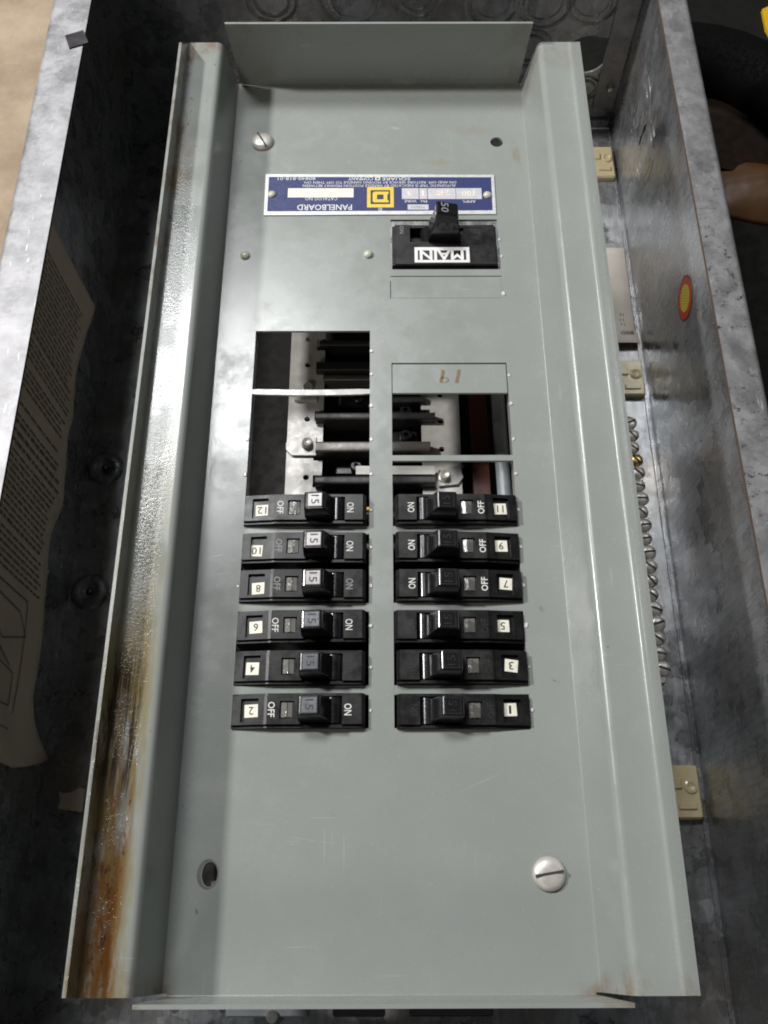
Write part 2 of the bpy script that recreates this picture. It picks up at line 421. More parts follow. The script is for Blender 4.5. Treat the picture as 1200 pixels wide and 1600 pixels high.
def g_text(s, x0, x1, y0, y1, z, rot=0, ex=.006, bold=0.0):
    """lettering squeezed into a rectangle, lying in the XY plane at height z"""
    key = (s, bold)
    if key not in _tc:
        cu = bpy.data.curves.new('lettering', 'FONT'); cu.body = s; cu.resolution_u = 2; cu.offset = bold
        ob = bpy.data.objects.new('lettering', cu); col.objects.link(ob)
        bpy.context.view_layer.update()
        me = bpy.data.meshes.new_from_object(ob.evaluated_get(bpy.context.evaluated_depsgraph_get()))
        _tc[key] = ([tuple(v.co) for v in me.vertices], [tuple(p.vertices) for p in me.polygons])
        bpy.data.objects.remove(ob); bpy.data.curves.remove(cu); bpy.data.meshes.remove(me)
    V, Fc = _tc[key]
    A = np.array(V); A = A-(A.min(0)+A.max(0))/2
    r = math.radians(rot); ca, sa = round(math.cos(r), 6), round(math.sin(r), 6)
    X, Y = A[:, 0]*ca-A[:, 1]*sa, A[:, 0]*sa+A[:, 1]*ca
    X = X*(x1-x0)/max(1e-6, X.max()-X.min())+(x0+x1)/2; Y = Y*(y1-y0)/max(1e-6, Y.max()-Y.min())+(y0+y1)/2
    return [(a, b, z+ex) for a, b in zip(X, Y)], Fc
def bevel(o, w=.012, seg=2, ang=30):
    m = o.modifiers.new('bevel', 'BEVEL'); m.width = w*I; m.segments = seg; m.limit_method = 'ANGLE'; m.angle_limit = math.radians(ang)
    m.harden_normals = False
    return o
def g_steps(xs, ys, zf, zb):
    """stepped block: cell (i, j) has top height zf(i, j) given as 4 corner heights or one value; vertical walls between"""
    V, Fc = [], []
    def quad(a, b, c_, d): k = len(V); V.extend((a, b, c_, d)); Fc.append((k, k+1, k+2, k+3))
    nx, ny = len(xs)-1, len(ys)-1
    for i in range(nx):
        for j in range(ny):
            h0, h1 = zf(i, j)     # height at xs[i], xs[i+1]
            quad((xs[i],ys[j],h0),(xs[i+1],ys[j],h1),(xs[i+1],ys[j+1],h1),(xs[i],ys[j+1],h0))
            n1 = zf(i+1, j)[0] if i+1 < nx else zb
            if abs(n1-h1) > 1e-6: quad((xs[i+1],ys[j],n1),(xs[i+1],ys[j+1],n1),(xs[i+1],ys[j+1],h1),(xs[i+1],ys[j],h1))
            if i == 0: quad((xs[0],ys[j],zb),(xs[0],ys[j],h0),(xs[0],ys[j+1],h0),(xs[0],ys[j+1],zb))
            m0, m1 = zf(i, j+1) if j+1 < ny else (zb, zb)
            if abs(m0-h0) > 1e-6 or abs(m1-h1) > 1e-6: quad((xs[i],ys[j+1],m0),(xs[i],ys[j+1],h0),(xs[i+1],ys[j+1],h1),(xs[i+1],ys[j+1],m1))
            if j == 0: quad((xs[i],ys[0],zb),(xs[i+1],ys[0],zb),(xs[i+1],ys[0],h1),(xs[i],ys[0],h0))
    quad((xs[0],ys[0],zb),(xs[0],ys[-1],zb),(xs[-1],ys[-1],zb),(xs[-1],ys[0],zb))
    return V, Fc

# ------------------------------------------------------------------ the setting
v, f = g_box(-300, 300, -300, 300, -4.75, -4.45)
g = finish('floor', v, f, 'concrete'); tag(g, 'tan concrete floor under the enclosure', kind='structure')

# ------------------------------------------------------------------ galvanized enclosure
XL, XR, YB, YT, ZF, ZR, TH = -7.15, 6.70, -2.6, 21.9, -4.35, 1.70, .07
box = thing('metal_enclosure', 'open galvanized steel electrical box lying on its back, knockouts in its end', 'enclosure', (0, 9, -4.43))
v, f = g_box(XL-TH, XR+TH, YB-TH, YT+TH, ZF-TH, ZF); finish('back_panel', v, f, 'galvanized_floor', box)
for x0, x1 in ((XL-TH, XL), (XR, XR+TH)):
    v, f = g_box(x0, x1, YB-TH, YT+TH, ZF+.002, ZR-TH-.002); finish('side_wall', v, f, 'galvanized', box)
hc = PY(917, 86, YT); hb = PY(938, 80, YT)
hole = []
for i in range(40):
    a = 2*math.pi*i/40; dx, dz = math.cos(a), math.sin(a)
    best = .60
    for k in range(200):
        t = .3+k*.005
        px, pz = hc.x+dx*t, hc.z+dz*t
        if math.hypot(px-hb.x+.02, pz-hb.z) < .43: best = max(best, t)
    hole.append((hc.x+dx*best, hc.z+dz*best))
v, f = g_plate(rect(XL+.002, XR-.002, ZF+.002, ZR-TH-.002), [hole], YT+.001, YT+TH-.002, 'xzy'); ew = recalc(finish('end_wall', v, f, 'galvanized', box))
v, f = g_box(XL+.002, XR-.002, YB-TH+.002, YB, ZF+.002, ZR-TH-.002); finish('end_wall', v, f, 'galvanized', box)
# rims: flanges turned inwards, their cut edge rusted
def rim(x0, x1, inner_right):
    poly = sheet([(x0, ZR-.5), (x0, ZR-TH/2), (x1, ZR-TH/2)] , .09, TH)
    v, f = g_sweep(poly, [YB-TH, YT+TH]); o = recalc(finish('rim_flange', v, f, ['galvanized_rim', 'rust_edge'], box, 40))
    return o
RIL, RIR = -6.42, 6.17
for xo, xi in ((XL-TH*1.5, RIL), (XR+TH*1.5, RIR)):
    o = rim(xo, xi, xi > 0)
    lx = (xi)*I - parent_origin(box).x
    for p in o.data.polygons:
        if all(abs(o.data.vertices[k].co.x-lx) < 2e-5 for k in p.vertices): p.material_index = 1
    v, f = g_box(xi-.004 if xi > 0 else xi-.012, xi+.012 if xi > 0 else xi+.004, YB, YT, ZR-.075, ZR-.03)
    if xi > 0: finish('rust_line', v, f, 'rust_edge', o)
for y0, y1 in ((YB-TH*1.5, YB+.5), (YT+TH*1.5, YT-.5)):
    poly = sheet([(y0, ZR-.5), (y0, ZR-TH/2-.004), (y1, ZR-TH/2-.004)], .09, TH)
    v, f = g_sweep(poly, [RIL+.006, RIR-.006], 'x'); recalc(finish('rim_flange', v, f, 'galvanized_rim', box, 40))
# folded corner tab and ledge on the end wall
v, f = g_box(XR-.62, XR-.03, YT-.055, YT-.002, ZF+.5, ZR-.2); finish('corner_tab', v, f, 'galvanized_rim', box)
v, f = g_box(XR-2.2, XR-.05, YT-.42, YT-.06, ZF+.002, ZF+.09, .02); finish('corner_tab', v, f, 'galvanized', box)
p = PY(953, 136, YT-.06); v, f = g_lathe([(.11, 0), (.11, -.09), (.07, -.14), (0, -.15)], p.x, YT-.056, p.z, 14, 'y'); recalc(finish('weld_nub', v, f, 'steel', box, 40))
# knockouts
KO = [(.95, 0), (.95, .035), (.90, .05), (.84, .035), (.84, .012), (.68, .012), (.68, .04), (.62, .052), (.56, .04), (.56, .02), (0, .02)]
def knockout(cx, cz, r, wall='end'):
    if wall == 'end': g_ = g_lathe([(a*r, -h*1.1-.001) for a, h in KO], cx, YT, cz, 32, 'y')
    else: g_ = g_lathe([(a*r, -h*.22-.001) for a, h in KO], XR, cx, cz, 32, 'x')
    recalc(finish('knockout', *g_, 'galvanized', box, 35))
for u, w, r in ((770, 2, .78), (850, 4, .80), (927, 2, .72), (548, -2, .85), (425, 0, .7), (650, -8, .7)):
    p = PY(u, w, YT); knockout(p.x, p.z, r)
p = PY(920, 138, YT); knockout(p.x-.1, p.z, .42)
p = PY(845, 60, YT); knockout(p.x-.25, p.z-.3, .62)
for u, w, r in ((1000, 175, 1.0), (1008, 240, .85)):
    p = PX(u, w, XR); knockout(p.y, p.z, r, 'side')
# pressed mounting dimples with a hole
DIM = [(.44, .002), (.43, .03), (.36, .085), (.27, .10), (.20, .07), (.15, .02), (.09, .006)]
for u, w, x_ in ((165, 732, -6.70), (142, 925, -6.68), (1001, 742, 5.78), (1030, 930, 5.80)):
    p = P(u, w, ZF); d = recalc(finish('mounting_dimple', *g_lathe(DIM, x_, p.y, ZF, 32), 'galvanized', box, 60))
    v, f = g_lathe([(.088, 0), (.088, .03), (.03, .035), (0, .035)], x_, p.y, ZF+.003, 14); finish('plug', v, f, 'slot_dark', d)
    v, f = g_lathe([(.040, 0), (.036, .012), (0, .014)], x_+.02, p.y+.015, ZF+.039, 12); finish('rivet_end', v, f, 'plate_blank', d)
# raised seam along the foot of the far wall
v, f = g_box(XR-.11, XR-.045, YB+.2, YT-.5, ZF+.001, ZF+.05, .015); finish('seam', v, f, 'galvanized', box)

# ------------------------------------------------------------------ dead front
Y0, Y1 = -.757, 18.42
PL, PR = -3.38, 3.33
dead = thing('dead_front', 'grey painted steel dead front cover with raised greasy side channels', 'panel cover', (0, 9, -.06))
LO = (-2.57, -.235, 3.30, 11.40); RO = (.20, 2.515, 3.30, 10.62); MO = (.20, 2.515, 12.96, 14.31)
holes = [rect(*LO), rect(*RO), rect(*MO), circ(2.63, 16.56, .145, 20), circ(-2.755, 1.0, .125, 22, .19),
         rect(.19, 2.53, 12.765, 12.79), rect(.185, .2, 12.20, 12.66)]
v, f = g_plate(rect(PL+.1, PR-.1, Y0+.1, Y1-.1), holes, -.06, 0); pan = recalc(finish('pan', v, f, 'grey_paint', dead))
HZ, LZ = 1.13, 1.58
def side(s, pb, hx, lx, tx, mat):
    poly = sheet([(pb-.1*s, -.03), (pb, -.03), (hx, HZ-.03), (lx, HZ-.03), (tx, LZ)], .12, .06, 6)
    ys = [Y0+.06, 2, 5, 8, 11, 14, 17, Y1-.02]
    def fn(p, k):
        if k == len(ys)-1 and p[1] > HZ: return -.55*(p[1]-HZ)/.45
        if k == 0 and p[1] > HZ: return .05*(p[1]-HZ)
        return 0
    v, f = g_sweep(poly, ys, 'y', fn); return recalc(finish('side_channel', v, f, mat, dead, 50))
o = side(1, PR, 3.56, 4.28, 4.31, 'grey_paint'); o['label'] = 'clean grey side channel'
o = side(-1, PL, -3.58, -4.31, -4.36, 'greasy_grey_paint'); o['label'] = 'greasy rust-stained side channel'
def endf(yb, yt, s, xa, xb, xa2, xb2):
    poly = sheet([(yb-.1*s, -.03), (yb, -.03), (yt, 1.60)], .10, .06, 6)
    n_ = len(poly); st = [0, 1]
    V, Fc = [], []
    for k in range(2):
        for p in poly:
            t = max(0, p[1])/1.6
            x = (xa*(1-t)+xa2*t) if k == 0 else (xb*(1-t)+xb2*t)
            V.append((x, p[0], p[1]))
    for i in range(n_):
        j = (i+1) % n_; Fc.append((i, j, n_+j, n_+i))
    for t in geometry.tessellate_polygon([[Vector((p[0], p[1], 0)) for p in poly]]):
        Fc.append(tuple(t)); Fc.append(tuple(q+n_ for q in reversed(t)))
    return recalc(finish('end_flange', V, Fc, 'grey_paint', dead, 50))
a, b = P(351, 36, 1.6), P(833, 37, 1.6)
endf(Y1+.01, a.y, 1, PL+.1, PR-.1, a.x, b.x)
a, b = P(207, 1569, 1.6), P(992, 1568, 1.6)
endf(Y0, min(a.y, Y0-.03), -1, PL+.1, PR-.1, a.x, b.x)
# turned-down edge of the breaker opening
v, f = g_box(LO[0]-.055, LO[0]-.002, LO[2]+.02, LO[3]-.02, -.42, -.062); finish('opening_lip', v, f, 'grey_paint', dead)
v, f = g_box(RO[1]+.002, RO[1]+.05, RO[2]+.02, RO[3]-.02, -.30, -.062); finish('opening_lip', v, f, 'grey_paint', dead)
# dividers between the breaker pairs
for x0, x1 in ((LO[0], LO[1]), (RO[0], RO[1])):
    for yc, hw in ((6.955, .085), (5.455, .085), (3.955, .085)):
        v, f = g_box(x0-.03, x1+.03, yc-hw, yc+hw, -.058, -.004, .01); finish('divider_strap', v, f, 'grey_paint', dead)
v, f = g_box(RO[0]-.03, RO[1]+.03, 8.395, 8.525, -.058, -.002, .01); finish('divider_strap', v, f, 'grey_paint', dead)
# bowed, rubbed bright strap
V, Fc = [], []
for k in range(13):
    t = k/12; x = LO[0]-.01+t*(LO[1]-LO[0]+.02); yy = 9.96-.035*math.sin(math.pi*t)
    hw = .062 if 0 < k < 12 else .05
    for dy, dz in ((-hw, -.05), (hw, -.05), (hw, .0), (-hw, .0)): V.append((x, yy+dy, dz-.01+.02*math.sin(math.pi*t)))
for k in range(12):
    for i in range(4): j = (i+1) % 4; Fc.append((k*4+i, k*4+j, k*4+4+j, k*4+4+i))
Fc += [(0, 1, 2, 3), (51, 50, 49, 48)]
o = recalc(finish('divider_strap', V, Fc, 'rubbed_metal', dead)); o['label'] = 'bowed bare metal strap across the open slots'
# blank filler with a brown marker scrawl, and the half-cut filler under the main
v, f = g_box(RO[0]+.012, RO[1]-.012, 9.91, 10.595, -.056, -.006, .012); tagp = finish('filler_plate', v, f, 'grey_paint', dead)
def scrawl(pts, w):
    V, Fc = [], []
    for (u, q) in pts:
        p = P(u, q, 0); V += [(p.x-w, p.y, -.002), (p.x+w, p.y, -.002)]
    for k in range(len(pts)-1): Fc.append((2*k, 2*k+2, 2*k+3, 2*k+1))
    return V, Fc
o = finish('marker_scrawl', *join(scrawl([(692, 578), (692, 583), (690.5, 590), (689, 595), (690, 598)], .032),
     scrawl([(689, 592), (693, 589), (698, 590), (701, 594), (698, 597), (693, 598.5)], .014),
     scrawl([(717.5, 577.5), (716.5, 584), (714.5, 592), (713.5, 598)], .034)), 'marker_brown', tagp)
v, f = g_box(.205, 2.50, 12.80, 12.955, -.054, -.004, .01); finish('divider_strap', v, f, 'grey_paint', dead)
v, f = g_box(.215, 2.52, 12.21, 12.76, -.03, .006, .008); finish('filler_plate', v, f, 'grey_paint', dead)
# bright stubs of broken-off tie points along the openings
tv, tf = g_box(-.035, .035, -.045, .045, -.03, .022, .02)
tmesh = finish('tie_stub', [(a, b, c_) for a, b, c_ in tv], tf, 'plate_silver', None, 0, False).data
bpy.data.objects.remove(bpy.data.objects['tie_stub'])
def stub(x, y):
    o = bpy.data.objects.new('tie_stub', tmesh); col.objects.link(o); o.parent = dead
    o.location = W((x, y, .0))-parent_origin(dead); o.rotation_euler = (0, 0, random.uniform(-.5, .5)); s = random.uniform(.7, 1.2); o.scale = (s, s*random.uniform(.7, 1.2), s)
for k in range(8):
    yy = 3.60+k*.752
    stub(LO[1]+.03, yy); stub(RO[1]+.035, yy)
    if k in (3, 6, 7): stub(LO[0]-.03, yy)
for yy in (9.62, 10.35, 10.9): stub(LO[1]+.03, yy) if yy < 11 else None
for yy in (9.66, 10.32): stub(RO[1]+.035, yy)
stub(2.55, 12.32); stub(2.56, 13.3); stub(2.54, 13.75)
# fixing screws and plain rivets
def slotted_screw(x, y, r, ang, name='fixing_screw', mat='screw_steel', parent=dead, z=0., h=.11, sw=.075):
    v, f = g_lathe([(r, .0), (r*1.0, h*.25), (r*.93, h*.55), (r*.72, h*.85), (r*.4, h*.98), (0, h)], x, y, z+.001, 28)
    s = recalc(finish(name, v, f, mat, parent, 60))
    v, f = g_box(-r*.86, r*.86, -r*sw, r*sw, h*.60, h*1.03); ca, sa = math.cos(ang), math.sin(ang)
    finish('slot', [(x+a*ca-b*sa, y+a*sa+b*ca, z+c_) for a, b, c_ in v], f, 'slot_dark', s)
    return s
slotted_screw(-2.70, 16.56, .255, math.radians(118)); slotted_screw(2.64, .985, .265, math.radians(9))
finish('screw_mark', *g_plate(circ(-2.785, 1.0, .175, 26, .225), [circ(-2.758, 1.0, .135, 26, .20)], .0006, .004), 'worn_ring', dead)
for x, y in ((-2.90, 13.33), (-.28, 13.35)):
    v, f = g_lathe([(.105, 0), (.10, .03), (.075, .06), (.035, .075), (0, .077)], x, y, .001, 20); recalc(finish('rivet', v, f, 'ivory_paint', dead, 60))

# nameplate, riveted on
npl = finish('nameplate', *g_plate([tuple(P(u, q)[:2]) for u, q in ((412.5, 337.5), (775, 335.5), (771.5, 274.5), (415.5, 273.5))], [], .002, .028), 'plate_silver', dead)
npl['label'] = 'blue nameplate with yellow logo and white lettering'
def px(u0, u1, v0, v1, z=.03):
    a, b = P(u0, v1, z), P(u1, v0, z); return a.x, b.x, a.y, b.y
def pxbox(name, u0, u1, v0, v1, mat, z0=.0282, z1=.030, parent=npl):
    x0, x1, y0, y1 = px(u0, u1, v0, v1); return finish(name, *g_box(x0, x1, y0, y1, z0, z1), mat, parent)
qd = [(417.5, 331.8), (769.5, 330), (767, 278.5), (420.5, 277.8)]
finish('blue_field', *g_plate([tuple(P(u, q)[:2]) for u, q in qd], [], .0281, .030), 'plate_blue', npl)
def lett(s, u0, u1, v0, v1, mat='white_ink', rot=180, z=.0305, bold=0, parent=npl):
    x0, x1, y0, y1 = px(u0, u1, v0, v1); return finish('lettering', *g_text(s, x0, x1, y0, y1, z, rot, .0015, bold), mat, parent)
lett('PANELBOARD', 464, 550, 319.5, 328.5, bold=.012)
lett('CATALOG NO.', 475, 527, 308, 313)
lett('AUTOMATIC TRIP IS INDICATED BY HANDLE POSITION MIDWAY BETWEEN', 473, 712, 288, 292.3)
lett('ON AND OFF. RESTORE SERVICE BY MOVING HANDLE TO OFF THEN ON.', 474, 713, 283, 287.2)
lett('SQUARE', 597, 641, 276.6, 282, bold=.01); lett('COMPANY', 544, 583, 276.6, 282, bold=.01)
x0, x1, y0, y1 = px(586, 594, 276.8, 281.8)
finish('lettering', *g_plate(rect(x0, x1, y0, y1), [rect(x0+.03, x1-.03, y0+.025, y1-.025)], .0305, .032), 'white_ink', npl)
lett('80840-818-01', 434, 493, 276.8, 281.5)
pxbox('blank_field', 449.5, 552.5, 294, 308.5, 'sticker', .0302, .0308)
for u0, u1 in ((628, 654), (655.5, 667), (668.5, 711.5), (713, 752)): pxbox('blank_field', u0, u1, 294, 311, 'plate_blank', .0302, .0308)
pxbox('blank_field', 637, 669.5, 319.5, 327.5, 'plate_blank', .0302, .0308)
lett('MAIN', 643, 663, 321.3, 326, 'grey_ink', z=.0312)
lett('AMPS.', 722, 743, 312.8, 316.8); lett('PH.', 656, 667, 312.3, 316.3); lett('WIRE', 632, 651, 312.3, 316.3)
lett('100', 722, 741, 298, 306, 'sticker', bold=.01, z=.0312); lett('240', 682, 702, 297.5, 305.5, 'sticker', bold=.01, z=.0312)
lett('1', 659.5, 662.5, 298, 305.5, 'sticker', z=.0312); lett('3', 637, 643, 298, 305.5, 'sticker', z=.0312)
# yellow square emblem: frame, and a square holding the letter
x0, x1, y0, y1 = px(573.5, 615, 292.3, 324.2); w, h = x1-x0, y1-y0
emb = finish('emblem', *g_box(x0, x1, y0, y1, .0302, .0312), 'plate_yellow', npl)
finish('emblem_field', *g_plate(rect(x0+.13*w, x1-.13*w, y0+.16*h, y1-.15*h), [], .0313, .0318), 'plate_blue', emb)
finish('letter', *join(g_plate([(x0+.21*w, y0+.30*h), (x0+.27*w, y0+.25*h), (x0+.81*w, y0+.25*h), (x0+.81*w, y0+.33*h), (x0+.76*w, y0+.36*h), (x0+.76*w, y1-.36*h), (x0+.81*w, y1-.33*h), (x0+.81*w, y1-.23*h), (x0+.27*w, y1-.23*h), (x0+.21*w, y1-.29*h)],
   [rect(x0+.37*w, x0+.62*w, y0+.39*h, y1-.37*h)], .0319, .0326)), 'plate_yellow', emb)
finish('emblem_rim', *g_plate(rect(x0, x1, y0, y1), [rect(x0+.12*w, x1-.12*w, y0+.14*h, y1-.14*h)], .0313, .0324), 'plate_yellow', emb)
lett('R', 592.5, 595.5, 325.5, 328.5); x0, x1, y0, y1 = px(591, 597, 324.8, 329.2)
finish('lettering', *g_plate(circ((x0+x1)/2, (y0+y1)/2, .045, 16), [circ((x0+x1)/2, (y0+y1)/2, .035, 16)], .0305, .0316), 'white_ink', npl)
for u, q in ((425, 304), (761.5, 305)):
    p = P(u, q, .03); v, f = g_lathe([(.095, 0), (.09, .025), (.06, .05), (0, .06)], p.x, p.y, .0305, 18); recalc(finish('rivet', v, f, 'ivory_paint', npl, 60))

# ------------------------------------------------------------------ branch breakers
def build_breaker():
    root = bpy.data.objects.new('circuit_breaker', None); col.objects.link(root); root.empty_display_size = .01
    def part(name, g_, mat, parent=root, smooth=0, rc=True):
        o = finish(name, *g_, mat, None, smooth, False); o.parent = parent
        return recalc(o) if rc else o
    # x: number end -> ON end ; y: width ; z = 0 at the face of the dead front
    xs = [-1.15, -1.07, -1.00, -.70, -.60, -.55, -.335, -.095, -.04, .02, .46, .72, 1.05, 1.11]
    ys = [-.295, -.245, -.20, -.15, .15, .20, .245, .295]
    def zt(x):      # long profile of the face
        if x < -.58: return .155+(x+.58)*.11
        if x > 1.05: return .165-(x-1.05)*1.1
        return .165
    def zf(i, j):
        a, b = xs[i]+1e-4, xs[i+1]-1e-4; h0, h1 = zt(a), zt(b)
        c_ = (a+b)/2; yc = abs((ys[j]+ys[j+1])/2)
        edge = yc > .245
        d = 0
        if edge: d = .055
        elif -1.0 < c_ < -.70 and yc < .20: d = .06       # number pocket
        elif -.335 < c_ < -.095 and yc < .15: d = .05     # indicator window
        elif .02 < c_ < .72 and yc < .245: d = .20          # handle slot
        return h0-d, h1-d
    body = part('body', g_steps(xs, ys, zf, -.85), 'black_plastic'); bevel(body, .014, 2)
    # barrel of the handle seen in the slot
    N = 14; poly = [(.575+.165*math.cos(math.pi*k/N), -.04+.165*math.sin(math.pi*k/N)) for k in range(N+1)]
    part('barrel', g_sweep(poly, [-.22, .22]), 'glossy_black', smooth=40)
    # handle: wedge leaning to the number end
    hv = []
    for (x, yh, z) in ((-.02, .21, .10), (.56, .205, .08), (.37, .172, .49), (.335, .165, .513), (.03, .165, .485), (-.01, .172, .455)):
        hv.append((x, yh, z))
    V = [(x, -y, z) for x, y, z in hv]+[(x, y, z) for x, y, z in hv]; n_ = len(hv)
    Fc = [tuple(range(n_)), tuple(range(2*n_-1, n_-1, -1))]+[(i, (i+1) % n_, n_+(i+1) % n_, n_+i) for i in range(n_)]
    handle = part('handle', (V, Fc), 'glossy_black'); bevel(handle, .022, 3)
    # clear trip window
    V, Fc = g_box(-.318, -.112, -.138, .138, .10, .128, .012)
    wed = ([(-.31, -.13, .129), (-.21, -.13, .129), (-.21, .13, .129), (-.31, .13, .129), (-.305, -.12, .135), (-.215, -.12, .152), (-.215, .12, .152), (-.305, .12, .135),
          (-.195, -.13, .129), (-.12, -.13, .129), (-.12, .13, .129), (-.195, .13, .129), (-.19, -.12, .150), (-.125, -.12, .133), (-.125, .12, .133), (-.19, .12, .150)],
         [q for b in (0, 8) for q in ((b+4, b+5, b+6, b+7), (b, b+1, b+5, b+4), (b+1, b+2, b+6, b+5), (b+2, b+3, b+7, b+6), (b+3, b, b+4, b+7), (b+3, b+2, b+1, b))])
    part('trip_window', join((V, Fc), wed), 'clear_plastic')
    return root, body, handle
def tilt(x): return .485+(x-.03)*(.513-.485)/.305          # top of the handle
rootB, bodyB, handleB = build_breaker()
mesh_parts = [o for o in rootB.children]
BR = {}
def lt(name, s, x0, x1, y0, y1, z, rot, mat, parent, bold=0, slope=None):
    V, Fc = g_text(s, x0, x1, y0, y1, z, rot, 0, bold)
    if slope: V = [(a, b, slope(a)+c_) for a, b, c_ in V]
    o = finish(name, V, Fc, mat, None, 0, False); o.parent = parent; return o
ybr = [3.580, 4.331, 5.083, 5.835, 6.584, 7.336]
first = True
# number, OFF ink, ON ink, sticker offset (x, y, degrees), offset of the whole breaker
SP = {2: ('white_ink', 'white_ink', .02, .0, 2), 4: (None, None, .0, -.02, -1), 6: ('white_ink', 'white_ink', .02, -.01, 3), 8: ('grey_ink', 'grey_ink', .03, -.06, 3), 10: ('grey_ink', 'white_ink', -.05, -.06, -3), 12: ('white_ink', 'white_ink', .02, -.02, 1),
      1: (None, None, .03, .03, 3), 3: (None, None, -.03, .02, -6), 5: (None, None, .04, .01, 1), 7: ('white_ink', 'white_ink', -.02, .03, -3), 9: ('white_ink', 'white_ink', .02, .03, 2), 11: ('white_ink', 'white_ink', .0, .0, 3)}
DESC = {('white_ink', 'white_ink'): 'crisp white OFF and ON lettering', (None, None): 'OFF and ON moulded in black', ('grey_ink', 'grey_ink'): 'worn grey OFF and ON lettering', ('grey_ink', 'white_ink'): 'dim grey OFF lettering'}
for num in range(1, 13):
    left = num % 2 == 0; k = (num-2)//2 if left else (num-1)//2
    if first: r = rootB; parts = {'body': bodyB, 'handle': handleB}; first = False
    else:
        r = rootB.copy(); col.objects.link(r); parts = {}
        for ch in mesh_parts:
            c_ = ch.copy(); col.objects.link(c_); c_.parent = r; parts[ch.name.split('.')[0]] = c_
    xc = -1.405 if left else 1.355
    dz = {11: .03, 12: .03, 1: -.03, 2: -.01, 5: -.04}.get(num, random.uniform(-.02, .015)); dx = {5: -.03}.get(num, 0)
    r.location = W((xc+dx, ybr[k]+random.uniform(-.008, .008), dz)); r.rotation_euler = (random.uniform(-.012, .012), random.uniform(-.01, .01), (0 if left else math.pi)+random.uniform(-.008, .008))
    so, sn, sx, sy, sr = SP[num]
    NM = 'one two three four five six seven eight nine ten eleven twelve'.split()
    tag(r, 'black plastic breaker with sticker numbered %s and %s' % (NM[num-1], DESC[(so, sn)]), 'circuit breaker', 'branch breakers in two columns')
    # sticker with its numeral; the numerals are upside down in both columns
    flip = 180 if left else 0
    wv, hv2 = (.115, .11); sxx, syy = -.845+sx, sy*(1 if left else -1)
    zc = .155+(sxx+.58)*.17-.06+.006
    sl = lambda x: .155+(x+.58)*.11-.06
    ca, sa = math.cos(math.radians(sr)), math.sin(math.radians(sr))
    V, Fc = g_box(-wv, wv, -hv2, hv2, .002, .008)
    V = [(sxx+a*ca-b*sa, syy+a*sa+b*ca, c_+sl(sxx+a*ca-b*sa)) for a, b, c_ in V]
    st = finish('number_sticker', V, Fc, 'sticker', None, 0, False); st.parent = r
    s = str(num); tw = .085 if num > 9 else (.02 if num == 1 else .042)
    if num == 11: tw = .06
    lt('numeral', s, sxx-tw, sxx+tw, syy-.07, syy+.07, .010, flip, 'dark_ink', st, .006, sl)
    # OFF / ON
    lt('lettering', 'OFF', -.535, -.415, -.125, .135, .1665, -90, so or 'raised_black', parts['body'], .012 if num in (2, 9, 11, 7) else .004)
    lt('lettering', 'ON', .755, .885, -.10, .10, .1665, -90, sn or 'raised_black', parts['body'], .012 if num in (2, 9, 11, 7) else .004)
    # rating moulded on the handle's end with a raised border
    V, Fc = g_plate(rect(.045, .325, -.14, .14), [rect(.06, .31, -.125, .125)], 0, .004)
    fr = finish('rating_border', [(a, b, tilt(a)+c_) for a, b, c_ in V], Fc, 'dark_ink' if left else 'raised_black', None, 0, False); fr.parent = parts['handle']
    V, Fc = g_box(.05, .32, -.135, .135, .0, .0025)
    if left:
        pl = finish('rating_face', [(a, b, tilt(a)+c_) for a, b, c_ in V], Fc, 'pale_label' if num in (8, 10, 12) else 'grey_label', None, 0, False); pl.parent = parts['handle']  # black handles of this column: lamp glare painted on as a lighter face
    lt('rating', '15', .12, .26, -.085, .095, .0055, -90, 'dark_ink' if left else 'raised_black', parts['handle'], .006, tilt)

# ------------------------------------------------------------------ main breaker
main = thing('main_breaker', 'large black main breaker with tall 50 handle and MAIN label', 'circuit breaker', (1.36, 13.63, -.9))
xs = [.235, .29, .62, 1.0, 1.78, 2.15, 2.43, 2.475]
ys = [12.985, 13.02, 13.55, 13.58, 13.66, 14.12, 14.20]
def mz(i, j):
    cx, cy = (xs[i]+xs[i+1])/2, (ys[j]+ys[j+1])/2
    if cy < 13.02: z = .0
    elif cy < 13.56: z = .10
    else:
        z = .05
        if 13.66 < cy < 14.12 and .62 < cx < 1.0: z = -.25
        elif 13.66 < cy < 14.12 and 1.0 < cx < 1.78: z = -.12
        elif 13.66 < cy < 14.12 and 1.78 < cx < 2.15: z = -.06
        if cy > 14.12: z = -.05
    if cx < .29 or cx > 2.43: z -= .05
    return z, z
mb = recalc(finish('body', *g_steps(xs, ys, mz, -.9), 'black_plastic', main)); bevel(mb, .018, 2)
N = 14; poly = [(1.27+.42*math.cos(math.pi*k/N), -.17+.28*math.sin(math.pi*k/N)) for k in range(N+1)]
recalc(finish('barrel', *g_sweep(poly, [13.68, 14.10]), 'glossy_black', main, 40))
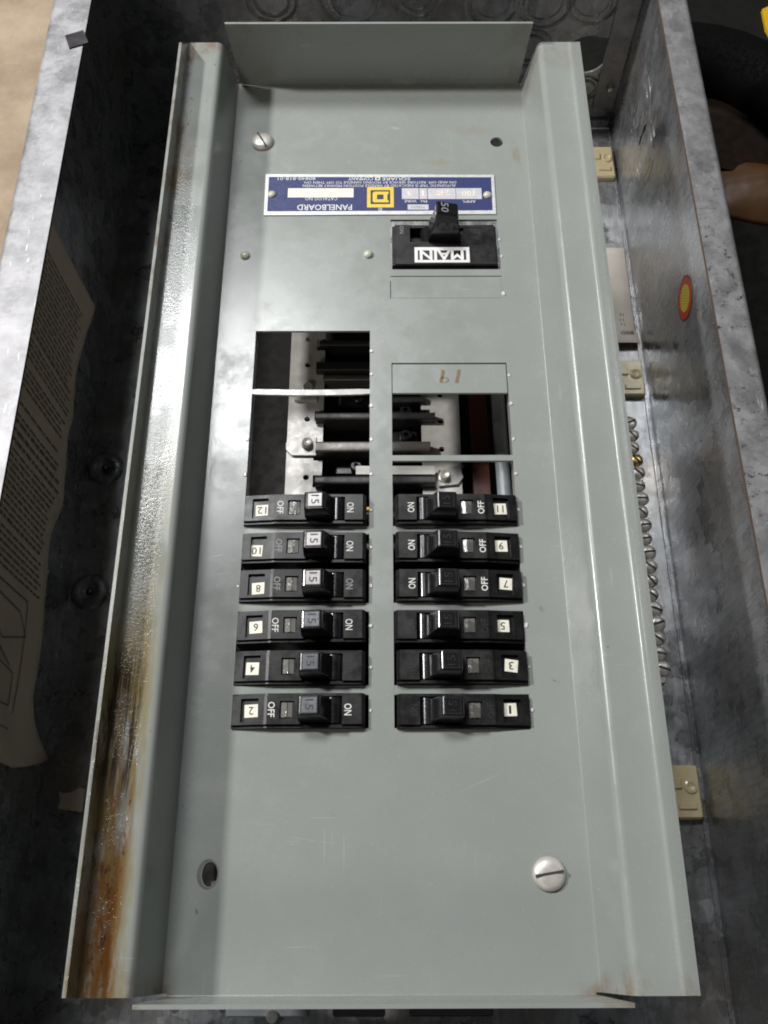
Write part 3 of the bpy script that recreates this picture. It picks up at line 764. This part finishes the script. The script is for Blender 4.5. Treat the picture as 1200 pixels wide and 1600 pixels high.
# tall handle: tapered paddle leaning outwards
def slab(secs):
    V, Fc = [], []; n_ = len(secs[0])
    for s in secs: V += s
    for k in range(len(secs)-1):
        for i in range(n_): j = (i+1) % n_; Fc.append((k*n_+i, k*n_+j, (k+1)*n_+j, (k+1)*n_+i))
    Fc += [tuple(reversed(range(n_))), tuple(range((len(secs)-1)*n_, len(secs)*n_))]
    return V, Fc
def sec(xa, xb, ya, yb, z, zr=None): return [(xa, ya, z), (xb, ya, zr if zr is not None else z), (xb, yb, zr if zr is not None else z), (xa, yb, z)]
hd = recalc(finish('handle', *slab([sec(.98, 1.72, 13.64, 14.08, -.05), sec(1.02, 1.66, 13.66, 14.06, .25), sec(1.12, 1.62, 13.67, 14.05, .62, .60), sec(1.14, 1.60, 13.69, 14.03, .90, .80)]), 'glossy_black', main)); bevel(hd, .035, 3, 25)
V, Fc = g_text('50', 1.24, 1.40, 13.74, 13.99, 0, -90, 0, .006)
finish('rating', [(a, b, .902-(a-1.14)*.217+.003) for a, b, c_ in V], Fc, 'grey_ink', hd)
x0, x1, y0, y1 = px(648, 733, 386.5, 410.5, .1)
tape = finish('main_label', *g_box(x0, x1, y0, y1, .102, .108), 'tape_white', main)
x0, x1, y0, y1 = px(653, 728, 391.5, 406.5, .1)
finish('dark_field', *g_box(x0, x1, y0, y1, .1082, .1092), 'dark_ink', tape)
x0, x1, y0, y1 = px(656, 724, 391.5, 406.5, .1)
finish('lettering', *g_text('MAIN', x0, x1, y0, y1, .1095, 180, .0008, .03), 'tape_white', tape)
x0, x1, y0, y1 = px(623, 634, 352, 366, .05); finish('lettering', *g_text('ON', x0+.02, x1-.05, y0+.02, y1-.02, .0515, -90, .001), 'grey_ink', mb)

# ------------------------------------------------------------------ bus assembly seen through the open slots
bus = thing('bus_assembly', 'pale metal bus bars with dark plug-on fingers inside the open breaker slots', 'bus bars', (0, 9, -4.35))
ZB = -1.8
bb = recalc(finish('insulating_base', *g_box(-2.95, 3.0, 2.6, 14.6, -2.9, -2.3, .05), 'black_base', bus))
for x in (-2.2, 2.2):
    for y in (3.2, 12.3): finish('standoff', *g_box(x-.25, x+.25, y-.25, y+.25, ZF, -2.9), 'dark_metal', bus)
for y in (3.4, 6, 9, 12):
    for x in (-1.75, 1.4): finish('post', *g_box(x-.2, x+.2, y-.2, y+.2, -2.3, ZB-.08), 'black_base', bus)
def bar(edge, tip, sgn, notches, y0, y1, hs):
    # straight outer edge, notched inner edge
    pts = [(edge, y0), (edge, y1)]
    yy = y1; inner = tip-sgn*.19
    seq = []
    for a, b in sorted(notches, reverse=True):
        seq += [(tip, b), (inner, b), (inner, a), (tip, a)]
    pts += [(tip, y1)]+seq+[(tip, y0)]
    if sgn > 0: pts = pts[::-1]
    return g_plate(pts, [circ(x, y, .065, 14) for x, y in hs], ZB-.07, ZB)
pz = lambda u, q: P(u, q, ZB)
nl = [(11.55, 11.83), (10.32, 10.58), (9.35, 9.62), (8.72, 9.0), (12.15, 12.45), (7.9, 8.15), (6.4, 6.7), (4.9, 5.2)]
v, f = bar(-2.04, -1.27, 1, nl, 3.0, 12.7, [tuple(pz(u, q)[:2]) for u, q in ((482, 530), (481, 570), (480, 655), (478, 746))]+[(-1.6, 7.4), (-1.6, 6.6)])
recalc(finish('bus_bar', v, f, 'bus_metal', bus))
nr = [(11.25, 11.5), (10.35, 10.6), (9.55, 9.8), (8.0, 8.2), (6.4, 6.6)]
v, f = bar(1.69, .86, -1, nr, 3.0, 12.7, [tuple(pz(u, q)[:2]) for u, q in ((687, 617), (688, 658), (690, 702))]+[(1.3, 7.4), (1.3, 6.6)])
recalc(finish('bus_bar', v, f, 'bus_metal', bus))
# plug-on fingers: dark folded blades crossing between the bars
def finger(x0, x1, y, z0, z1, mat, th=.10, name='plug_finger', lean=0):
    poly = sheet([(y-th*.5, z0), (y-th*.5, z1), (y+th*.5, z1), (y+th*.5, z0)], .03, .035, 3)
    v, f = g_sweep(poly, [x0, (x0+x1)/2, x1], 'x', None); recalc(finish(name, v, f, mat, bus, 40))
for u0, u1, q, mt, z1, th in ((495, 600, 572, 'stab_metal', -1.62, .2), (493, 680, 650, 'stab_metal', -1.62, .14), (493, 672, 698, 'worn_stab', -1.58, .22), (492, 680, 750, 'stab_metal', -1.60, .16), (600, 665, 624, 'stab_metal', -1.70, .12), (505, 600, 590, 'worn_stab', -1.72, .12), (500, 600, 536, 'stab_metal', -1.75, .12)):
    a, b = P(u0, q, z1), P(u1, q, z1); finger(a.x, b.x, a.y, -2.35, z1, mt, th)
for y in (8.0, 7.3, 6.6, 5.8, 5.1, 4.3, 3.6): finger(-1.3, 1.1, y, -2.35, -1.65, 'stab_metal', .14)
# moulded insulators between the fingers
for x0, x1, y in ((.15, .80, 10.62), (.15, .80, 10.0), (.15, .78, 8.45), (-.95, -.2, 10.95), (-1.0, -.2, 9.25)):
    ins = finish('insulator', *g_box(x0, x1, y-.17, y+.17, -2.3, -1.95, .05), 'glossy_black', bus)
    recalc(finish('boss', *g_lathe([(.13, 0), (.13, .10), (.10, .13), (.05, .13), (.05, .03), (0, .03)], (x0+x1)/2+.05, y, -1.951, 16), 'glossy_black', ins, 40))
# bent links with a screw
def link(pts, z=ZB+.002, t=.07):
    recalc(finish('bus_link', *g_plate([tuple(P(u, q, z+t)[:2]) for u, q in pts], [], z, z+t), 'bus_metal', bus))
link([(447, 692), (456, 683), (494, 680), (494, 711), (456, 711), (447, 702)])
link([(684, 730), (716, 728), (724, 745), (716, 756), (686, 759)])
link([(556, 728), (680, 728), (680, 741), (556, 741)], ZB+.14, .06)
link([(457, 620), (495, 620), (495, 625), (460, 625)], ZB+.002, .10)
for u, q in ((481, 602), (480, 691), (695, 742)):
    z = ZB+.075; p = P(u, q, z+.1)
    s = recalc(finish('bus_screw', *g_lathe([(.13, 0), (.13, .04), (.105, .05), (.105, .14), (.09, .155), (.04, .14), (0, .13)], p.x, p.y, z-.01 if q > 650 else ZB+.002, 16), 'terminal_steel', bus, 40))
# brown insulating board, with the grey feed wire beside it
bd = recalc(finish('fibre_board', *g_box(1.92, 2.30, 2.9, 12.4, -2.30, -1.86, .02), 'brown_board', bus))
p0, p1 = P(777, 616, -1.75), P(789, 782, -1.75)
wp = [(p0.x-.04, 13.4, -2.2), (p0.x-.02, 12.2, -1.8), (p0.x, p0.y, -1.75), (p1.x, p1.y, -1.75), (p1.x+.02, 6.2, -1.8), (p1.x, 5.0, -2.1), (p1.x-.05, 3.6, -2.25)]
w_ = finish('feed_wire', *g_tube(wp, .15, 16), 'wire_grey', None, 60)
recalc(w_); tag(w_, 'thick grey insulated wire beside the brown board inside the open slot', 'wire')
# rusty yellow scrap of insulation next to the top pair of breakers
v, f = g_box(-.62, -.2, 8.02, 8.10, -1.5, -1.44, .02); finish('phase_marker', v, f, 'yellow_plastic', bus)
# lower mounting bracket that shows past the end flange
br = thing('mounting_bracket', 'dark grey bracket with raised blocks past the flange end', 'bracket', (-.4, -1.2, ZF))
finish('plate', *g_box(-3.2, 2.2, -.95, -.2, -2.45, -2.33), 'dark_metal', br)
for x in (-2.6, 1.5): finish('leg', *g_box(x-.2, x+.2, -.8, -.4, ZF, -2.45), 'dark_metal', br)
for u0, u1, mt in ((352, 482, 'wire_grey'), (520, 602, 'dark_metal'), (640, 772, 'dark_metal')):
    a, b = P(u0, 1590, -2.1), P(u1, 1590, -2.1); finish('block', *g_box(a.x, b.x, -1.15, -.3, -2.332, -2.1, .03), mt, br)
finish('ear', *g_box(-3.1, -2.4, .45, 1.6, -.75, -.68), 'black_base', br); finish('clip', *g_box(-2.80, -2.50, .70, .92, -.68, -.30, .03), 'steel', br); finish('leg', *g_box(-3.0, -2.8, .8, 1.2, ZF, -.75), 'dark_metal', br)  # added: dark backing blackens the slot hole, bright bit gives a glint
p = P(425, 1588, -2.1); recalc(finish('cap', *g_lathe([(.1, 0), (.1, .05), (0, .06)], p.x, p.y, -2.098, 14), 'steel', br, 40))

# ------------------------------------------------------------------ neutral bar in the far gutter
nb = thing('neutral_bar', 'row of slotted terminal screws on a metal bar in the gutter', 'terminal bar', (5.7, 8, ZF))
finish('bar', *g_box(5.35, 5.86, 4.85, 11.2, -3.55, -3.12, .02), 'dull_steel', nb)
for y in (4.95, 11.05): finish('foot', *g_box(5.4, 5.75, y-.1, y+.1, ZF, -3.55), 'ivory_plastic', nb)
k = 0; y = 11.0
while y > 5.1:
    big = k % 3 == 1
    brass = k == 3
    slotted_screw(5.80+random.uniform(-.03, .03), y, .150+.02*random.random(), random.uniform(-1.0, .4), 'terminal_screw', 'brass' if brass else 'terminal_steel', nb, -3.12, .075, .15)
    y -= .325; k += 1

# yellowed moulded mounting blocks
def block(u0, u1, v0, v1, lab, idx):
    z = -4.16
    a = P(u0, v1, z); b = P(u1, v0, z)
    x1 = min(P(u1, v1, z).x, XR-.1); x0 = x1-1.3
    o = thing('mounting_block', lab, 'insulator', ((x0+x1)/2, (a.y+b.y)/2, ZF), 'yellowed insulator blocks in the gutter')
    bd = recalc(finish('body', *g_box(x0, x1, a.y, b.y, ZF+.001, z, .05), 'ivory_plastic', o))
    cy = (a.y+b.y)/2; r_ = random.Random(idx)
    finish('boss', *g_lathe([(.15, 0), (.14, .03), (.10, .045), (.07, .02), (0, .01)], x1-.2, cy+.1, z+.001, 18), 'ivory_plastic', bd, 50)
    finish('rib', *g_box(x0+.1, x1-.38, cy+.05, cy+.28, z, z+.05, .03), 'ivory_plastic', bd)
    finish('rib', *g_box(x1-.50, x1-.12, cy-.36, cy-.22, z, z+.04, .02), 'ivory_plastic', bd)
block(900, 966, 228, 276, 'yellowed plastic block on the box floor by the round open knockout', 1)
block(960, 1012, 562, 617, 'yellowed plastic block between paper label and terminal screws', 2)
block(1040, 1103, 1195, 1280, 'yellowed plastic block alone below the last terminal screw', 3)

# paper label on the gutter floor, its near end lifting
a, b, c_, d = P(940, 388, ZF), P(985, 388, ZF), P(1003, 546, ZF), P(962, 540, ZF)
V, Fc = [], []
for k in range(13):
    t = k/12; lx = 5.2; rx = min(b.x*(1-t)+c_.x*t, XR-.06); yy = a.y*(1-t)+(13.95)*t
    zz = ZF+.012+.20*max(0, (t-.8)/.2)**2
    for q, x in enumerate(np.linspace(lx, rx, 4)): V.append((x, yy-(.0 if q > 0 else 0), zz))
for k in range(12):
    for q in range(3): i = k*4+q; Fc.append((i, i+1, i+5, i+4))
lab = finish('paper_label', V, Fc, 'label_paper', None, 60); sm = lab.modifiers.new('thickness', 'SOLIDIFY'); sm.thickness = .012*I
tag(lab, 'cream printed paper label on the gutter floor with its end lifting', 'label')
def line_on(parent, u0, u1, q, hgt, mat='label_ink'):
    p, q2 = P(u0, q, ZF+.02), P(u1, q, ZF+.02); finish('printed_rule', *g_box(p.x, q2.x, p.y-hgt, p.y+hgt, ZF+.021, ZF+.0225), mat, parent)
for q in (466, 486): line_on(lab, 962, 985 if q < 480 else 988, q, .012)
for s_, u0, u1, q in (('10', 968, 974, 492), ('11', 969, 974, 500), ('12', 970, 976, 508)):
    p, q2 = P(u0, q+2.5, ZF+.02), P(u1, q-2.5, ZF+.02); finish('lettering', *g_text(s_, p.x, q2.x, p.y, q2.y, ZF+.021, 180), 'label_ink', lab)
p, q2 = P(970, 524, ZF+.05), P(989, 518, ZF+.05); finish('lettering', *g_text('BRANCH', p.x, q2.x, p.y, q2.y, ZF+.085, 180, .006, .02), 'label_ink', lab)

# round sticker on the far wall
ctr = PX(1070.5, 466, XR-.004)
st = thing('round_sticker', 'small red ring sticker with yellow centre stuck on the side wall', 'sticker', (XR-.003, ctr.y, ctr.z))
e1, e2 = PX(1070.5, 433, XR), PX(1070.5, 497, XR)
def disc(r, t0, t1): return g_lathe([(r, -t0), (r, -t1), (0, -t1)], XR-.001, ctr.y, ctr.z, 36, 'x')
R0 = .50
recalc(finish('dark_edge', *disc(R0, 0, .006), 'sticker_dark', st)); recalc(finish('red_ring', *disc(R0*.93, .0062, .009), 'sticker_red', st)); recalc(finish('yellow_centre', *disc(R0*.60, .0092, .012), 'sticker_yellow', st))
bm_ = []
rr = random.Random(3)
for i in range(-3, 4):
    for j in range(-2, 3):
        yy, zz = i*.075, j*.10
        if (yy/.27)**2+(zz/.27)**2 > 1: continue
        v, f = g_box(XR-.0145, XR-.0135, ctr.y+yy-.012, ctr.y+yy+.010*rr.uniform(.2, 1), ctr.z+zz-.035*rr.uniform(.4, 1), ctr.z+zz+.030); bm_.append((v, f))
finish('small_print', *join(*bm_), 'sticker_dark', st)

# ------------------------------------------------------------------ instruction sheet hanging on the shaded wall
out = [(79, 345), (100, 385), (145, 480), (131, 520), (120, 575), (116, 625), (114, 655), (103, 680), (96, 745), (94, 790), (78, 840), (74, 905), (60, 1000), (47, 1090), (52, 1130), (65, 1165), (80, 1186), (55, 1196), (20, 1200)]
sheet_o = thing('instruction_sheet', 'curled printed instruction sheet pasted on the shaded inside wall', 'paper', (XL+.02, 8, -2))
prof = []
for u, q in out:
    p = PX(u, q, XL+.08); prof.append((p.y, p.z))
top = [(prof[-1][0]-.1, 1.2), (prof[0][0], 1.2)]
ys_, rows = np.linspace(prof[-1][0], prof[0][0], 60), 14
pr = sorted([(y_, z_) for y_, z_ in prof])
def zlow(y):
    # lowest outline point at this y
    best = 1.0
    for (ya, za), (yb, zb) in zip(prof[:-1], prof[1:]):
        lo, hi = min(ya, yb), max(ya, yb)
        if lo <= y <= hi and hi-lo > 1e-6: best = min(best, za+(zb-za)*(y-ya)/(yb-ya))
    return best
YS = np.linspace(min(p[0] for p in prof)+.002, max(p[0] for p in prof)-.002, 70)
V, Fc = [], []
for y_ in YS:
    zl = zlow(y_)
    for k in range(rows+1):
        t = k/rows; z_ = 1.15*(1-t)+zl*t
        V.append((XL+.02+.05*t+.09*t*t*(.5+.5*math.sin(y_*1.5)), y_, z_))
for i in range(len(YS)-1):
    for k in range(rows): a = i*(rows+1)+k; Fc.append((a, a+1, a+rows+2, a+rows+1))
pp = finish('sheet', V, Fc, 'paper', sheet_o, 60); sm = pp.modifiers.new('thickness', 'SOLIDIFY'); sm.thickness = .008*I
# print: word-length dashes running down the wall in lines
def xw(y, z):
    zl = zlow(y); t = max(0, min(1, (1.15-z)/(1.15-zl))); return XL+.02+.05*t+.09*t*t*(.5+.5*math.sin(y*1.5))+.014
wd = []; rr = random.Random(5)
def dash(y0, z0, y1, z1, w):
    a, b = xw(y0, z0), xw(y1, z1); d = Vector((y1-y0, z1-z0)).normalized(); n2 = Vector((-d.y, d.x))*w
    V = [(a, y0+n2.x, z0+n2.y), (a, y0-n2.x, z0-n2.y), (b, y1-n2.x, z1-n2.y), (b, y1+n2.x, z1+n2.y)]
    wd.append((V, [(0, 1, 2, 3)]))
y_ = 13.4
while y_ > 6.4:
    head = rr.random() < .15; z_ = .9-(.5*rr.random() if head else 0)
    zl = zlow(y_)+.3
    if not (9.75 < y_ < 10.0 or rr.random() < .05):
        while z_ > zl:
            L_ = rr.uniform(.10, .34)
            if z_-L_ < zl: break
            dash(y_, z_, y_, z_-L_, .035 if head else .022); z_ -= L_+.06
    y_ -= .20 if head else .135
for (y0, z0, y1, z1) in ((6.2, .9, 6.2, -1.8), (5.9, .5, 5.2, -.9), (5.2, -.9, 5.5, -1.9), (5.5, -1.9, 5.9, -1.5), (5.9, -1.5, 6.0, .4), (5.0, .8, 4.7, -1.6), (4.7, -1.6, 4.1, -1.7), (4.1, -1.7, 4.0, .6), (3.7, .8, 3.7, -1.9), (5.6, .6, 4.8, -1.4), (6.2, -1.8, 4.0, -1.95), (3.4, .4, 3.4, -1.6), (3.2, .4, 3.25, -1.4)):
    n_ = 6
    for k in range(n_): dash(y0+(y1-y0)*k/n_, z0+(z1-z0)*k/n_, y0+(y1-y0)*(k+1)/n_, z0+(z1-z0)*(k+1)/n_, .014)
finish('print', *join(*wd), 'print_ink', pp)['kind'] = 'stuff'

# torn scrap on the gutter floor, black tape on the rim
pts = [(92, 1236), (98, 1240), (112, 1238), (124, 1231), (132, 1232), (129, 1269), (108, 1266), (91, 1264), (95, 1250)]
o = finish('paper_scrap', *g_plate([tuple(P(u, q, ZF)[:2]) for u, q in pts][::-1], [], ZF+.003, ZF+.02), 'paper'); recalc(o)
tag(o, 'torn paper scrap on the shaded floor of the box', 'paper scrap')
pts = [(101.5, 55), (130, 47), (138, 66), (108, 75)]
o = finish('tape_piece', *g_plate([tuple(P(u, q, ZR+.03)[:2]) for u, q in pts][::-1], [], ZR+.003, ZR+.03), 'black_tape'); recalc(o)
tag(o, 'small square of black tape stuck on the rim', 'tape')

# ------------------------------------------------------------------ clutter on the floor beyond the far wall
dark_sheet_ = recalc(finish('floor_mat', *g_box(-2, 60, -20, 70, -4.449, -4.425, .01), 'rubber_mat')); tag(dark_sheet_, 'dark rubber mat covering the floor beside the box', 'mat')  # added dark sheet, keeps the ground and the end wall's hole dark
G = -4.425
hp = [P(u, q, G+.9) for u, q in ((1020, 90), (1075, 92), (1110, 97), (1140, 105), (1170, 118), (1200, 137), (1240, 170), (1300, 230))]
for p in hp: p.z = G+.95
o = recalc(finish('rubber_hose', *g_tube(hp, .93, 20), 'rubber_hose', None, 60)); tag(o, 'thick black rubber hose lying across the mat', 'hose')
# brown board scrap, crumpled orange plastic
pts = [(1085, 148), (1130, 150), (1200, 172), (1260, 200), (1260, 300), (1120, 260)]
o = recalc(finish('wood_scrap', *g_plate([tuple(P(u, q, G+.35)[:2]) for u, q in pts][::-1], [], G+.002, G+.35), 'brown_board_scrap')); tag(o, 'dark brown board scrap beside the black hose', 'board')
rr = random.Random(11)
cb = P(1215, 288, G+.3); V, Fc = [], []; nr_, na_ = 12, 40
for k in range(nr_+1):
    t = k/nr_
    for i in range(na_):
        a = 2*math.pi*i/na_; e = 1+.10*math.sin(3*a+1)+.05*math.sin(7*a)
        x = cb.x+2.35*t*e*math.cos(a); y = cb.y+1.12*t*e*math.sin(a)
        hgt = .55*(1-t**2.2)+.05*math.sin(3.1*x+1.3*y)*(1-t)+.03*math.sin(7*y-2*x)*(1-t)
        V.append((x, y, G+.012+max(0, hgt)))
for k in range(nr_):
    for i in range(na_): j2 = (i+1) % na_; Fc.append((k*na_+i, (k+1)*na_+i, (k+1)*na_+j2, k*na_+j2))
o = finish('plastic_bag', V, Fc, 'orange_plastic', None, 70); sm = o.modifiers.new('thickness', 'SOLIDIFY'); sm.thickness = .02*I; sm.offset = -1
tag(o, 'crumpled orange plastic bag on the dark mat', 'bag')
o = recalc(finish('plastic_tag', *g_plate([tuple(P(u, q, G+.12)[:2]) for u, q in ((1191, 14), (1200, 10), (1230, 12), (1232, 60), (1203, 55), (1197, 44))][::-1], [], G+.002, G+.12), 'yellow_plastic')); tag(o, 'bright yellow plastic tag on the dark mat', 'tag')
